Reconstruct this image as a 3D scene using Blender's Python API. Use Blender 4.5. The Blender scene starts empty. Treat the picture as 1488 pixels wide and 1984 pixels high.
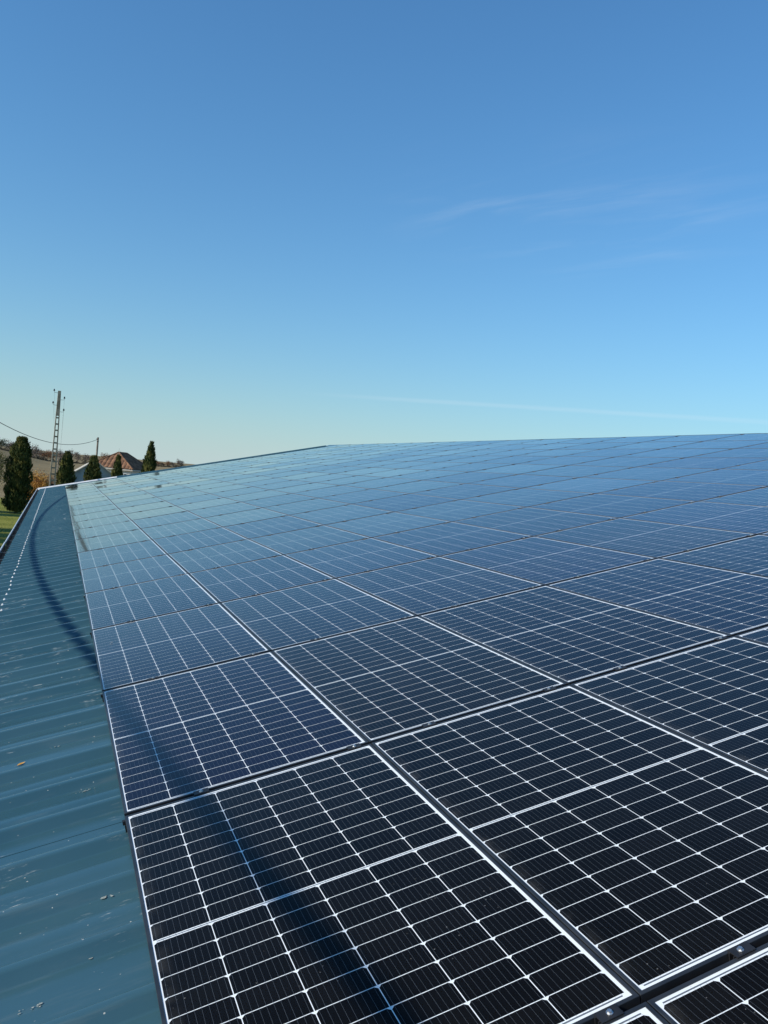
import bpy, math, random
import numpy as np
from mathutils import Matrix, Vector

sc = bpy.context.scene
COL = sc.collection
R = math.radians

# ------------------------------------------------------------------ frame of the roof
PITCH = R(14.0)
Z0 = 4.5                                   # height of the panels' top face at their lower edge
CA, SA = math.cos(PITCH), math.sin(PITCH)
def RP(u, v, h=0.0):                       # u along the eave, v up the slope, h off the roof
    return Vector((v * CA - h * SA, u, Z0 + v * SA + h * CA))
ROOF_ROT = Matrix.Rotation(-PITCH, 4, 'Y')

# ------------------------------------------------------------------ camera
cam = bpy.data.cameras.new('camera'); co = bpy.data.objects.new('camera', cam); COL.objects.link(co)
sc.camera = co
cam.sensor_fit = 'HORIZONTAL'; cam.sensor_width = 36.0
cam.lens = 36.0 * 1554.8 / 1488.0
cam.clip_start = 0.05; cam.clip_end = 30000
right = Vector((0.92247172, -0.37453598, 0.09364146)); up = Vector((-0.07314953, 0.06859439, 0.99495927))
fwd = Vector((0.37907132, 0.92467162, -0.03587925))
m3 = Matrix((right, up, -fwd)).transposed()
co.matrix_world = Matrix.Translation((-0.34038823, -1.42548115, 5.88951054)) @ m3.to_4x4()

# ------------------------------------------------------------------ sun and sky
SUN_EL, SUN_AZ = R(27.0), R(-97.0)         # azimuth clockwise from +Y
SUNV = Vector((math.cos(SUN_EL) * math.sin(SUN_AZ), math.cos(SUN_EL) * math.cos(SUN_AZ), math.sin(SUN_EL)))
sl = bpy.data.lights.new('sun', 'SUN'); sl.energy = 5.0; sl.angle = R(0.53); sl.color = (1.0, 0.94, 0.84)
so = bpy.data.objects.new('sun', sl); COL.objects.link(so)
so.rotation_euler = (-SUNV).to_track_quat('-Z', 'Y').to_euler(); so.location = (0, 0, 60)

wd = bpy.data.worlds.new('World'); sc.world = wd; wd.use_nodes = True
wt = wd.node_tree; wt.nodes.clear()
class NT:
    """tiny helper to write node trees"""
    def __init__(s, tree): s.t = tree
    def n(s, typ, **kw):
        nd = s.t.nodes.new(typ)
        ins = kw.pop('ins', {})
        for k, v in kw.items(): setattr(nd, k, v)
        for k, v in ins.items():
            sk = nd.inputs[k]
            if isinstance(v, bpy.types.NodeSocket): s.t.links.new(v, sk)
            else: sk.default_value = v
        return nd
    def math(s, op, a, b=None, c=None, clamp=False):
        nd = s.t.nodes.new('ShaderNodeMath'); nd.operation = op; nd.use_clamp = clamp
        for i, v in enumerate((a, b, c)):
            if v is None: continue
            if isinstance(v, bpy.types.NodeSocket): s.t.links.new(v, nd.inputs[i])
            else: nd.inputs[i].default_value = v
        return nd.outputs[0]
    def ramp(s, fac, lo, hi):
        nd = s.n('ShaderNodeMapRange', interpolation_type='SMOOTHSTEP', ins={0: fac, 1: lo, 2: hi, 3: 0.0, 4: 1.0})
        return nd.outputs[0]
    def mix(s, fac, a, b, blend='MIX'):
        nd = s.t.nodes.new('ShaderNodeMix'); nd.data_type = 'RGBA'; nd.blend_type = blend
        for sk, v in ((nd.inputs[0], fac), (nd.inputs[6], a), (nd.inputs[7], b)):
            if isinstance(v, bpy.types.NodeSocket): s.t.links.new(v, sk)
            elif isinstance(v, (tuple, list)): sk.default_value = tuple(v) + ((1.0,) if len(v) == 3 else ())
            else: sk.default_value = v
        return nd.outputs[2]
    def link(s, a, b): s.t.links.new(a, b)

w = NT(wt)
sky = w.n('ShaderNodeTexSky', sky_type='NISHITA', sun_disc=False, sun_elevation=SUN_EL, sun_rotation=SUN_AZ,
          altitude=150.0, air_density=1.5, dust_density=0.0, ozone_density=10.0)
tc = w.n('ShaderNodeTexCoord')
sep = w.n('ShaderNodeSeparateXYZ', ins={0: tc.outputs['Generated']})
den = w.math('MAXIMUM', sep.outputs[2], 0.04)
cx = w.math('DIVIDE', sep.outputs[0], den); cy = w.math('DIVIDE', sep.outputs[1], den)
cv = w.n('ShaderNodeCombineXYZ', ins={0: cx, 1: cy, 2: 0.0})
mp = w.n('ShaderNodeMapping', vector_type='TEXTURE', ins={0: cv.outputs[0], 2: (0, 0, R(-65)), 3: (1.1, 0.30, 1)})
nz = w.n('ShaderNodeTexNoise', ins={'Vector': mp.outputs[0], 'Scale': 1.5, 'Detail': 8.0, 'Roughness': 0.56, 'Distortion': 0.5})
cd_ = w.n('ShaderNodeVectorMath', operation='DISTANCE', ins={0: cv.outputs[0], 1: (1.68, 2.51, 0.0)})   # one patch of thin cirrus
nz2 = w.math('SUBTRACT', 1.0, w.ramp(cd_.outputs['Value'], 0.1, 0.9))
cir = w.math('MULTIPLY', w.ramp(nz.outputs[0], 0.45, 0.80), nz2)
cir = w.math('MULTIPLY', cir, w.ramp(sep.outputs[2], 0.06, 0.2))
cir = w.math('MULTIPLY', cir, 0.12)
# old contrail low over the ridge: a thin band along a great circle
dt = w.n('ShaderNodeVectorMath', operation='DOT_PRODUCT', ins={0: tc.outputs['Generated'], 1: (0.06885355, 0.08448442, -0.99404304)})
bw = w.math('ABSOLUTE', w.math('ADD', dt.outputs['Value'], w.math('MULTIPLY', w.math('SUBTRACT', nz.outputs[0], 0.5), 0.0025)))
band = w.math('SUBTRACT', 1.0, w.ramp(bw, 0.0, 0.0042))
band = w.math('MULTIPLY', band, w.math('MULTIPLY', w.ramp(sep.outputs[0], 0.25, 0.42), w.math('SUBTRACT', 1.0, w.ramp(sep.outputs[0], 0.66, 0.86))))
band = w.math('MULTIPLY', band, 0.10)
fac = w.math('ADD', cir, band, clamp=True)
skt = w.mix(1.0, sky.outputs[0], (0.78, 1.03, 1.06), 'MULTIPLY')
zz = w.math('MAXIMUM', sep.outputs[2], 0.0)                            # ground haze, the same all round the horizon
hz1 = w.math('MULTIPLY', w.math('POWER', 2.718, w.math('MULTIPLY', zz, -2.6)), 0.20)
skt = w.mix(hz1, skt, (2.3, 3.8, 4.9))
hz2 = w.math('MULTIPLY', w.math('POWER', 2.718, w.math('MULTIPLY', zz, -11.0)), 0.72)
skt = w.mix(hz2, skt, (3.75, 4.6, 4.9))
skc = w.mix(fac, skt, (6.0, 6.4, 6.8))
bg = w.n('ShaderNodeBackground', ins={'Color': skc, 'Strength': 0.145})
wo = w.n('ShaderNodeOutputWorld'); w.link(bg.outputs[0], wo.inputs[0])

vs = sc.view_settings; vs.view_transform = 'Standard'; vs.look = 'None'; vs.exposure = 0.0; vs.gamma = 1.0
vs.use_curve_mapping = False
sc.cycles.max_bounces = 8; sc.cycles.transparent_max_bounces = 16
sc.cycles.use_denoising = True
sc.cycles.sample_clamp_indirect = 6.0

# ------------------------------------------------------------------ helpers: objects
def mesh_of(name, verts, faces, mat=None, smooth=False):
    me = bpy.data.meshes.new(name)
    me.from_pydata([tuple(map(float, v)) for v in verts], [], faces)
    if mat is not None: me.materials.append(mat)
    if smooth: me.polygons.foreach_set('use_smooth', [True] * len(me.polygons))
    me.update()
    return me
def link(name, data, parent=None, loc=None, rot=None):
    o = bpy.data.objects.new(name, data); COL.objects.link(o)
    if parent is not None: o.parent = parent
    if loc is not None: o.location = loc
    if rot is not None: o.rotation_euler = rot
    return o
def tag(o, label=None, cat=None, group=None, kind=None):
    if label: o['label'] = label
    if cat: o['category'] = cat
    if group: o['group'] = group
    if kind: o['kind'] = kind
    return o
def thing(name, label, cat, loc=(0, 0, 0), group=None):
    return tag(link(name, None, None, loc), label, cat, group)

class MB:
    """mesh builder collecting boxes, tubes, prisms"""
    def __init__(s): s.v = []; s.f = []
    def add(s, vs, fs):
        b = len(s.v); s.v += [tuple(x) for x in vs]; s.f += [tuple(b + i for i in f) for f in fs]; return s
    def box(s, x0, x1, y0, y1, z0, z1, bottom=True):
        vs = [(x0,y0,z0),(x1,y0,z0),(x1,y1,z0),(x0,y1,z0),(x0,y0,z1),(x1,y0,z1),(x1,y1,z1),(x0,y1,z1)]
        fs = [(4,5,6,7),(0,1,5,4),(1,2,6,5),(2,3,7,6),(3,0,4,7)] + ([(3,2,1,0)] if bottom else [])
        return s.add(vs, fs)
    def cyl(s, c, r0, r1, h, n=10, cap=True):
        x, y, z = c; a = [2 * math.pi * i / n for i in range(n)]
        vs = [(x + r0 * math.cos(t), y + r0 * math.sin(t), z) for t in a] + [(x + r1 * math.cos(t), y + r1 * math.sin(t), z + h) for t in a]
        fs = [(i, (i + 1) % n, n + (i + 1) % n, n + i) for i in range(n)]
        if cap: fs += [tuple(range(n, 2 * n)), tuple(reversed(range(n)))]
        return s.add(vs, fs)
    def tube(s, pts, r, n=6):
        pts = [Vector(p) for p in pts]; rs = r if isinstance(r, (list, tuple)) else [r] * len(pts)
        vs = []; fs = []
        for i, p in enumerate(pts):
            d = (pts[min(i + 1, len(pts) - 1)] - pts[max(i - 1, 0)]).normalized()
            a = d.cross(Vector((0, 0, 1)) if abs(d.z) < 0.9 else Vector((1, 0, 0))).normalized(); b = d.cross(a)
            for k in range(n):
                t = 2 * math.pi * k / n; vs.append(tuple(p + rs[i] * (a * math.cos(t) + b * math.sin(t))))
        for i in range(len(pts) - 1):
            for k in range(n):
                fs.append((i*n + k, i*n + (k+1) % n, (i+1)*n + (k+1) % n, (i+1)*n + k))
        fs += [tuple(range(n)), tuple(range((len(pts)-1)*n, len(pts)*n))]
        return s.add(vs, fs)
    def mesh(s, name, mat, smooth=False): return mesh_of(name, s.v, s.f, mat, smooth)

ONES = ['zeroth','first','second','third','fourth','fifth','sixth','seventh','eighth','ninth','tenth','eleventh','twelfth',
        'thirteenth','fourteenth','fifteenth','sixteenth','seventeenth','eighteenth','nineteenth','twentieth','twenty-first','twenty-second']

# ------------------------------------------------------------------ materials
def new_mat(name):
    m = bpy.data.materials.new(name); m.use_nodes = True; m.node_tree.nodes.clear()
    t = NT(m.node_tree); out = t.n('ShaderNodeOutputMaterial')
    return m, t, out
def principled(t, out, **ins):
    p = t.n('ShaderNodeBsdfPrincipled')
    for k, v in ins.items():
        k = k.replace('_', ' ')
        sk = p.inputs[k]
        if isinstance(v, bpy.types.NodeSocket): t.link(v, sk)
        elif isinstance(v, tuple) and len(v) == 3 and sk.type == 'RGBA': sk.default_value = v + (1.0,)
        else: sk.default_value = v
    t.link(p.outputs[0], out.inputs[0]); return p
def noisy(name, c0, c1, scale=5.0, rough=0.7, detail=4.0, bump=0.0, bscale=None, spec=0.3, coord='Position', lo=0.35, hi=0.65):
    m, t, out = new_mat(name)
    g = t.n('ShaderNodeNewGeometry').outputs['Position'] if coord == 'Position' else t.n('ShaderNodeTexCoord').outputs['Object']
    nz = t.n('ShaderNodeTexNoise', ins={'Vector': g, 'Scale': scale, 'Detail': detail})
    col = t.mix(t.ramp(nz.outputs[0], lo, hi), c0, c1)
    kw = dict(Base_Color=col, Roughness=rough)
    p = principled(t, out, **kw); p.inputs['Specular IOR Level'].default_value = spec
    if bump:
        nb = t.n('ShaderNodeTexNoise', ins={'Vector': g, 'Scale': bscale or scale * 4, 'Detail': 3.0})
        bp = t.n('ShaderNodeBump', ins={'Height': nb.outputs[0], 'Strength': bump, 'Distance': 0.02}); t.link(bp.outputs[0], p.inputs['Normal'])
    return m

# solar cell: very dark mono silicon, tint and painted blue sheen set per panel through the object colour
M_CELL, t, out = new_mat('silicon_cell')
oi = t.n('ShaderNodeObjectInfo')
hsv = t.n('ShaderNodeHueSaturation', ins={'Color': oi.outputs['Color'], 'Value': t.math('ADD', 0.75, t.math('MULTIPLY', oi.outputs['Random'], 0.5))})
principled(t, out, Base_Color=hsv.outputs[0], Roughness=0.6, Specular_IOR_Level=0.0)
# white backsheet
M_BACK, t, out = new_mat('white_backsheet'); principled(t, out, Base_Color=(0.84, 0.85, 0.84), Roughness=0.6, Specular_IOR_Level=0.0)
M_RIBBON, t, out = new_mat('tinned_ribbon'); principled(t, out, Base_Color=(0.20, 0.21, 0.22), Roughness=0.45, Metallic=0.5)
# glass: clear sheet, Fresnel reflection, a trace of dust
M_GLASS, t, out = new_mat('solar_glass')
geo = t.n('ShaderNodeNewGeometry')
wav = t.n('ShaderNodeTexNoise', ins={'Vector': geo.outputs['Position'], 'Scale': 1.3, 'Detail': 1.0})
bmp0 = t.n('ShaderNodeBump', ins={'Height': wav.outputs[0], 'Strength': 0.02, 'Distance': 0.02})
oi = t.n('ShaderNodeObjectInfo')                                      # every pane is bowed a little its own way
wn = t.n('ShaderNodeTexWhiteNoise', noise_dimensions='1D', ins={'W': t.math('MULTIPLY', oi.outputs['Random'], 91.7)})
lean = t.n('ShaderNodeVectorMath', operation='SUBTRACT', ins={0: wn.outputs['Color'], 1: (0.5, 0.5, 0.5)})
lean = t.n('ShaderNodeVectorMath', operation='SCALE', ins={0: lean.outputs[0], 'Scale': 0.018})
bmp = t.n('ShaderNodeVectorMath', operation='NORMALIZE', ins={0: t.n('ShaderNodeVectorMath', operation='ADD', ins={0: bmp0.outputs[0], 1: lean.outputs[0]}).outputs[0]})
cosi = t.n('ShaderNodeVectorMath', operation='DOT_PRODUCT', ins={0: geo.outputs['Incoming'], 1: bmp.outputs[0]})
cosi = t.math('ABSOLUTE', cosi.outputs['Value'])
sch = t.math('POWER', t.math('SUBTRACT', 1.0, cosi, clamp=True), 5.0)
fres = t.math('ADD', 0.008, t.math('MULTIPLY', sch, 0.992))          # Schlick, anti-reflective front glass
tr = t.n('ShaderNodeBsdfTransparent', ins={0: (0.97, 0.98, 0.98, 1)})
gl = t.n('ShaderNodeBsdfGlossy', ins={'Roughness': 0.06, 'Normal': bmp.outputs[0], 'Color': (0.98, 0.98, 0.98, 1)})
mx = t.n('ShaderNodeMixShader', ins={0: fres, 1: tr.outputs[0], 2: gl.outputs[0]})
d1 = t.n('ShaderNodeTexVoronoi', ins={'Vector': geo.outputs['Position'], 'Scale': 38.0})
d1n = t.n('ShaderNodeTexNoise', ins={'Vector': geo.outputs['Position'], 'Scale': 2.2, 'Detail': 3.0})
spk = t.math('MULTIPLY', t.math('LESS_THAN', d1.outputs['Distance'], 0.065), 0.35)
spk = t.math('MULTIPLY', spk, t.ramp(d1n.outputs[0], 0.50, 0.62))
film = t.math('MULTIPLY', t.ramp(d1n.outputs[0], 0.3, 0.75), 0.003)
tco = t.n('ShaderNodeTexCoord'); sx = t.n('ShaderNodeSeparateXYZ', ins={0: tco.outputs['Object']})
low = t.math('SUBTRACT', 1.0, t.ramp(sx.outputs[0], -0.508, -0.455))       # silt that gathers on the low edge of each pane
dn2 = t.n('ShaderNodeTexNoise', ins={'Vector': geo.outputs['Position'], 'Scale': 14.0, 'Detail': 4.0})
film = t.math('ADD', film, t.math('MULTIPLY', t.math('MULTIPLY', low, t.ramp(dn2.outputs[0], 0.35, 0.7)), 0.05))
dust = t.n('ShaderNodeBsdfDiffuse', ins={0: (0.55, 0.52, 0.46, 1)})
mx2 = t.n('ShaderNodeMixShader', ins={0: t.math('ADD', spk, film, clamp=True), 1: mx.outputs[0], 2: dust.outputs[0]})
t.link(mx2.outputs[0], out.inputs[0])
# black anodised aluminium
M_FRAME = noisy('black_anodised_frame', (0.016, 0.018, 0.021), (0.030, 0.032, 0.035), scale=9, rough=0.38, spec=0.5)
M_RAIL = noisy('black_rail', (0.012, 0.012, 0.013), (0.022, 0.022, 0.024), scale=14, rough=0.5, spec=0.4)
M_STEEL = noisy('stainless_bolt', (0.55, 0.55, 0.54), (0.7, 0.7, 0.69), scale=60, rough=0.3, spec=0.5)
M_STEEL.node_tree.nodes['Principled BSDF'].inputs['Metallic'].default_value = 0.9

# painted profiled sheet: slate blue coat, chalky patches, pale scuffs, drips that run down the slope
M_SHEET, t, out = new_mat('slate_blue_sheet')
geo = t.n('ShaderNodeNewGeometry')
mpn = t.n('ShaderNodeMapping', ins={0: geo.outputs['Position'], 2: (0, PITCH, 0)})
n1 = t.n('ShaderNodeTexNoise', ins={'Vector': mpn.outputs[0], 'Scale': 1.1, 'Detail': 4.0})
base = t.mix(t.ramp(n1.outputs[0], 0.3, 0.7), (0.028, 0.080, 0.102), (0.040, 0.098, 0.120))
st = t.n('ShaderNodeMapping', ins={0: mpn.outputs[0], 3: (1.0, 7.0, 7.0)})
n2 = t.n('ShaderNodeTexNoise', ins={'Vector': st.outputs[0], 'Scale': 3.0, 'Detail': 6.0, 'Roughness': 0.65})
base = t.mix(t.math('MULTIPLY', t.ramp(n2.outputs[0], 0.52, 0.75), 0.35), base, (0.10, 0.145, 0.15))
n3 = t.n('ShaderNodeTexNoise', ins={'Vector': st.outputs[0], 'Scale': 9.0, 'Detail': 5.0, 'Roughness': 0.7})
n4 = t.n('ShaderNodeTexNoise', ins={'Vector': mpn.outputs[0], 'Scale': 2.7, 'Detail': 2.0})
scuff = t.math('MULTIPLY', t.ramp(n3.outputs[0], 0.58, 0.68), t.ramp(n4.outputs[0], 0.50, 0.62))
base = t.mix(t.math('MULTIPLY', scuff, 0.7), base, (0.42, 0.45, 0.42))
vo = t.n('ShaderNodeTexVoronoi', ins={'Vector': mpn.outputs[0], 'Scale': 26.0})
fl = t.math('MULTIPLY', t.math('LESS_THAN', vo.outputs['Distance'], 0.085), t.ramp(n2.outputs[0], 0.50, 0.6))
base = t.mix(t.math('MULTIPLY', fl, 0.8), base, (0.62, 0.60, 0.52))
oc = t.n('ShaderNodeTexNoise', ins={'Vector': st.outputs[0], 'Scale': 0.8, 'Detail': 2.0})
bmp = t.n('ShaderNodeBump', ins={'Height': oc.outputs[0], 'Strength': 0.25, 'Distance': 0.03})
principled(t, out, Base_Color=base, Roughness=t.math('ADD', 0.14, t.math('MULTIPLY', n2.outputs[0], 0.14)), Specular_IOR_Level=0.7, Normal=bmp.outputs[0])
M_TRIM = noisy('pale_flashing', (0.62, 0.63, 0.62), (0.74, 0.74, 0.72), scale=6, rough=0.4, spec=0.5)
M_GUTTER = noisy('dirty_zinc_gutter', (0.045, 0.042, 0.038), (0.12, 0.115, 0.105), scale=5, rough=0.45, spec=0.5)
M_SCREW = noisy('screw_cap', (0.68, 0.68, 0.66), (0.8, 0.8, 0.78), scale=40, rough=0.35, spec=0.5)
M_WALL = noisy('barn_cladding', (0.20, 0.22, 0.23), (0.26, 0.28, 0.29), scale=2, rough=0.6)

# ------------------------------------------------------------------ terrain
def sstep(a, b, x):
    q = min(1.0, max(0.0, (x - a) / (b - a))); return q * q * (3 - 2 * q)
def ground_z(x, y):
    g = sstep(230, 540, y)
    z = g * (5.0 * sstep(-2, -38, x) + 3.2 * sstep(8, 95, x))
    z += g * 8.0 * sstep(-40, -260, x) + 6.0 * sstep(100, 420, x) * g
    z += 1.2 * sstep(90, 200, y) * math.sin(x * 0.021 + 1.0) * math.sin(y * 0.011)*0.4
    return z
xs = [-6000, -3500, -2000, -1200, -700, -420, -280, -200] + list(range(-150, -50, 10)) + list(range(-50, 60, 4)) + list(range(60, 200, 10)) + [240, 320, 450, 700, 1200, 2000, 3500, 6000]
ys = [-3000, -1200, -500, -200, -100, -60] + list(range(-40, 120, 8)) + list(range(120, 760, 14)) + [800, 900, 1100, 1500, 2200, 3500, 6000, 9000]
tv = [(x, y, ground_z(x, y)) for y in ys for x in xs]
nx = len(xs); tf = [(j*nx + i, j*nx + i + 1, (j+1)*nx + i + 1, (j+1)*nx + i) for j in range(len(ys) - 1) for i in range(nx - 1)]
M_GROUND, t, out = new_mat('meadow_and_fields')
geo = t.n('ShaderNodeNewGeometry'); sp = t.n('ShaderNodeSeparateXYZ', ins={0: geo.outputs['Position']})
na = t.n('ShaderNodeTexNoise', ins={'Vector': geo.outputs['Position'], 'Scale': 0.35, 'Detail': 6.0})
nb = t.n('ShaderNodeTexNoise', ins={'Vector': geo.outputs['Position'], 'Scale': 6.0, 'Detail': 4.0})
grass = t.mix(t.ramp(na.outputs[0], 0.35, 0.65), (0.20, 0.21, 0.034), (0.30, 0.29, 0.058))
grass = t.mix(t.math('MULTIPLY', t.ramp(nb.outputs[0], 0.4, 0.7), 0.5), grass, (0.05, 0.07, 0.018))
stm = t.n('ShaderNodeMapping', ins={0: geo.outputs['Position'], 2: (0, 0, R(24)), 3: (0.012, 0.09, 0.05)})
nf = t.n('ShaderNodeTexNoise', ins={'Vector': stm.outputs[0], 'Scale': 1.0, 'Detail': 5.0, 'Roughness': 0.6})
field = t.mix(t.ramp(nf.outputs[0], 0.35, 0.65), (0.21, 0.155, 0.075), (0.29, 0.22, 0.115))
field = t.mix(t.math('MULTIPLY', t.ramp(nf.outputs[0], 0.56, 0.62), 0.45), field, (0.115, 0.12, 0.05))
edge = t.math('ADD', sp.outputs[1], t.math('MULTIPLY', t.math('SUBTRACT', na.outputs[0], 0.5), 14.0))
gcol = t.mix(t.ramp(edge, 98.0, 106.0), grass, field)
p = principled(t, out, Base_Color=gcol, Roughness=0.9, Specular_IOR_Level=0.1)
bp = t.n('ShaderNodeBump', ins={'Height': nb.outputs[0], 'Strength': 0.7, 'Distance': 0.15}); t.link(bp.outputs[0], p.inputs['Normal'])
gr = link('terrain', mesh_of('terrain', tv, tf, M_GROUND, True)); tag(gr, kind='structure')

# ------------------------------------------------------------------ barn
U0, U1 = -5.0 + 0.127 - 1/6, 0.127 - 1/6 + 38.0       # gable ends
V_EAVE, V_RIDGE = -1.07, 12.58
H_PAN, H_RIB = -0.106, -0.066
barn = thing('barn', 'long low barn with a slate blue profiled metal roof under the solar panels', 'barn', (0, U0, 0))
def bloc(p): return (p[0], p[1] - U0, p[2])
# one profiled sheet, 1 m cover width with three ribs, local x = up the slope, y = along the eave
prof = []
for k in range(3):
    c = 1/6 + k / 3
    for dy, hh in ((-0.056, 0), (-0.048, 0.0), (-0.043, 0.003), (-0.021, 0.035), (-0.017, 0.0385), (-0.012, 0.040), (0.012, 0.040), (0.017, 0.0385), (0.021, 0.035), (0.043, 0.003), (0.048, 0.0), (0.056, 0)):
        prof.append((c + dy, hh))
    if k < 2:
        for dy in (0.125, 0.133, 0.200, 0.208): prof.append((c + dy, 0.0025 if dy in (0.133, 0.200) else 0.0))
prof = [(-0.0, 0.0)] + prof + [(1.0, 0.0)]
def sheet_mesh(x0, x1, nseg, name):
    vs = []; fs = []; n = len(prof)
    for s in range(nseg + 1):
        x = x0 + (x1 - x0) * s / nseg
        vs += [(x, py, ph) for py, ph in prof]
    for s in range(nseg):
        for i in range(n - 1): fs.append((s*n + i, (s+1)*n + i, (s+1)*n + i + 1, s*n + i + 1))
    return mesh_of(name, vs, fs, M_SHEET, False)
SH = sheet_mesh(V_EAVE, V_RIDGE, 3, 'roofing_sheet')
SH.polygons.foreach_set('use_smooth', [True] * len(SH.polygons))
rng = random.Random(3)
for k in range(43):
    o = link('roofing_sheet', SH, barn, bloc(RP(U0 + k, 0, H_PAN + (0.0012 if k % 2 else 0.0))), (0, -PITCH, 0))
# back slope
XR = RP(0, V_RIDGE, H_PAN); wr = 13.2
vs = []; fs = []
for k in range(43):
    for py, ph in prof:
        y = k + py
        vs += [(XR.x, y, XR.z + ph), (XR.x + wr * CA, y, XR.z - wr * SA + ph)]
for i in range(len(vs)//2 - 1): fs.append((2*i, 2*i + 1, 2*i + 3, 2*i + 2))
link('rear_roof_slope', mesh_of('rear_roof_slope', vs, fs, M_SHEET, True), barn, (0, 0, 0))
# ridge cap in lengths of 3 m
L = 3.0
rc = MB()
pr = [(-0.20, H_RIB + 0.004), (-0.19, H_RIB + 0.012), (-0.02, 0.028 - 0.06), (0.0, 0.03 - 0.055)]
left = [RP(0, V_RIDGE + a, h + 0.02) for a, h in pr]
rgt = [Vector((2 * XR.x - p.x, p.y, p.z)) for p in reversed(left)]
ring = left + rgt
vs = [(p.x, 0, p.z) for p in ring] + [(p.x, L - 0.004, p.z) for p in ring]
q = len(ring); fs = [(i, i + 1, q + i + 1, q + i) for i in range(q - 1)]
RC = mesh_of('ridge_cap', vs, fs, M_SHEET)
for k in range(14):
    link('ridge_cap', RC, barn, (0, k * L + 0.4, 0.002 * (k % 2)))
# far rake flashing in four lengths, pale
pr_ = [(-0.075, -0.012), (-0.07, 0.0), (0.0, 0.068), (0.01, 0.072), (0.11, 0.072), (0.11, -0.08)]
RK = mesh_of('rake_flashing', [(0, y, z) for y, z in pr_] + [(3.44, y, z) for y, z in pr_],
             [(i, 6 + i, 7 + i, 1 + i) for i in range(5)] + [(0, 1, 2, 3, 4, 5), (11, 10, 9, 8, 7, 6)], M_TRIM)
RK2 = RK.copy(); RK2.materials[0] = M_SHEET
for k in range(4):
    link('rake_flashing', RK if k == 0 else RK2, barn, bloc(RP(U1, V_EAVE - 0.08 + k * 3.45, H_PAN + 0.012 + 0.002*(k % 2))), (0, -PITCH, 0))
# eave gutter: open channel with a rolled outer lip, in 4 m lengths
e = RP(0, V_EAVE, H_PAN)
gp = [(e.x + 0.05, e.z - 0.012), (e.x + 0.05, e.z - 0.15), (e.x + 0.01, e.z - 0.175), (e.x - 0.08, e.z - 0.175), (e.x - 0.115, e.z - 0.14), (e.x - 0.118, e.z - 0.01),
      (e.x - 0.126, e.z + 0.003), (e.x - 0.142, e.z + 0.003), (e.x - 0.148, e.z - 0.010), (e.x - 0.140, e.z - 0.020), (e.x - 0.122, e.z - 0.018)]
vs = [(x, 0, z) for x, z in gp] + [(x, 3.985, z) for x, z in gp]; q = len(gp)
GT = mesh_of('gutter', vs, [(i, q + i, q + i + 1, i + 1) for i in range(5)], M_GUTTER, False)
GL = mesh_of('lip', vs, [(i, q + i, q + i + 1, i + 1) for i in range(5, q - 1)], M_TRIM, False)
BRK = MB().box(e.x - 0.12, e.x + 0.05, -0.015, 0.015, e.z - 0.022, e.z - 0.018).mesh('gutter_bracket', M_GUTTER)
for k in range(11):
    o = link('gutter', GT, barn, (rng.uniform(-.004, .004), k * 3.99 + 0.1, rng.uniform(-.004, .004)))
    link('lip', GL, o)
    for j in range(4): link('bracket', BRK, o, (0, 0.5 + j * 1.0, 0.0))
# walls
ev = e.z - 0.02
wx0, wx1 = e.x + 0.12, 2 * XR.x - e.x - 0.12
b = MB().box(wx0, wx0 + 0.12, 0.25, U1 - U0 - 0.25, 0, ev - 0.12); link('side_wall', b.mesh('side_wall', M_WALL), barn)
b = MB().box(wx1 - 0.12, wx1, 0.25, U1 - U0 - 0.25, 0, ev - 0.14); link('side_wall', b.mesh('side_wall', M_WALL), barn)
for yy in (0.1, U1 - U0 - 0.24):
    vs = [(wx0, 0), (wx1, 0), (wx1, ev - 0.1), (XR.x, XR.z - 0.12), (wx0, ev - 0.1)]
    b = MB().add([(x, yy, z) for x, z in vs] + [(x, yy + 0.12, z) for x, z in vs],
                 [(0,1,2,3,4), (9,8,7,6,5)] + [(i, (i+1) % 5, 5 + (i+1) % 5, 5 + i) for i in range(5)])
    link('gable_wall', b.mesh('gable_wall', M_WALL), barn)
# screws with pale caps, one on every rib, in a line above the eave
SC = MB().cyl((0, 0, 0), 0.016, 0.014, 0.005, 10).cyl((0, 0, 0.005), 0.0095, 0.006, 0.011, 8).mesh('screw', M_SCREW, False)
for k in range(-3, 114):
    u = 0.127 + k / 3
    if u > U1 - 0.1: break
    o = link('screw', SC, barn, bloc(RP(u + rng.uniform(-.006, .006), -0.80 + rng.uniform(-.008, .008), H_RIB + 0.001)), (0, -PITCH, 0))

# ------------------------------------------------------------------ solar panels
PU, PV = 1.776, 1.042
PL, PW = 1.755, 1.038                       # panel length (along the eave) and width (up the slope)
FW = 0.0115                                 # frame flange
x0, x1, y0, y1 = -PW/2, PW/2, -PL/2, PL/2
# frame: ring with a thin bevel and a short inner lip
def ringpts(i, z): return [(x0 + i, y0 + i, z), (x1 - i, y0 + i, z), (x1 - i, y1 - i, z), (x0 + i, y1 - i, z)]
vs = ringpts(0, -0.035) + ringpts(0, -0.001) + ringpts(0.001, 0) + ringpts(FW - 0.001, 0) + ringpts(FW, -0.0024)
fs = []
for a in range(4):
    for i in range(4): fs.append((a*4 + i, a*4 + (i+1) % 4, a*4 + 4 + (i+1) % 4, a*4 + 4 + i))
FRAME = mesh_of('frame', vs, fs, M_FRAME)
def quad(name, i, z, mat): return mesh_of(name, ringpts(i, z), [(0, 1, 2, 3)], mat)
GLASS = quad('glass', FW - 0.0005, -0.0012, M_GLASS)
BACK = quad('backsheet', FW - 0.001, -0.0023, M_BACK)
ML, MR, ME, MID = 0.005, 0.0105, 0.017, 0.014    # white margins left / right / ends, centre gap
NXC, NYC = 6, 20
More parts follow.
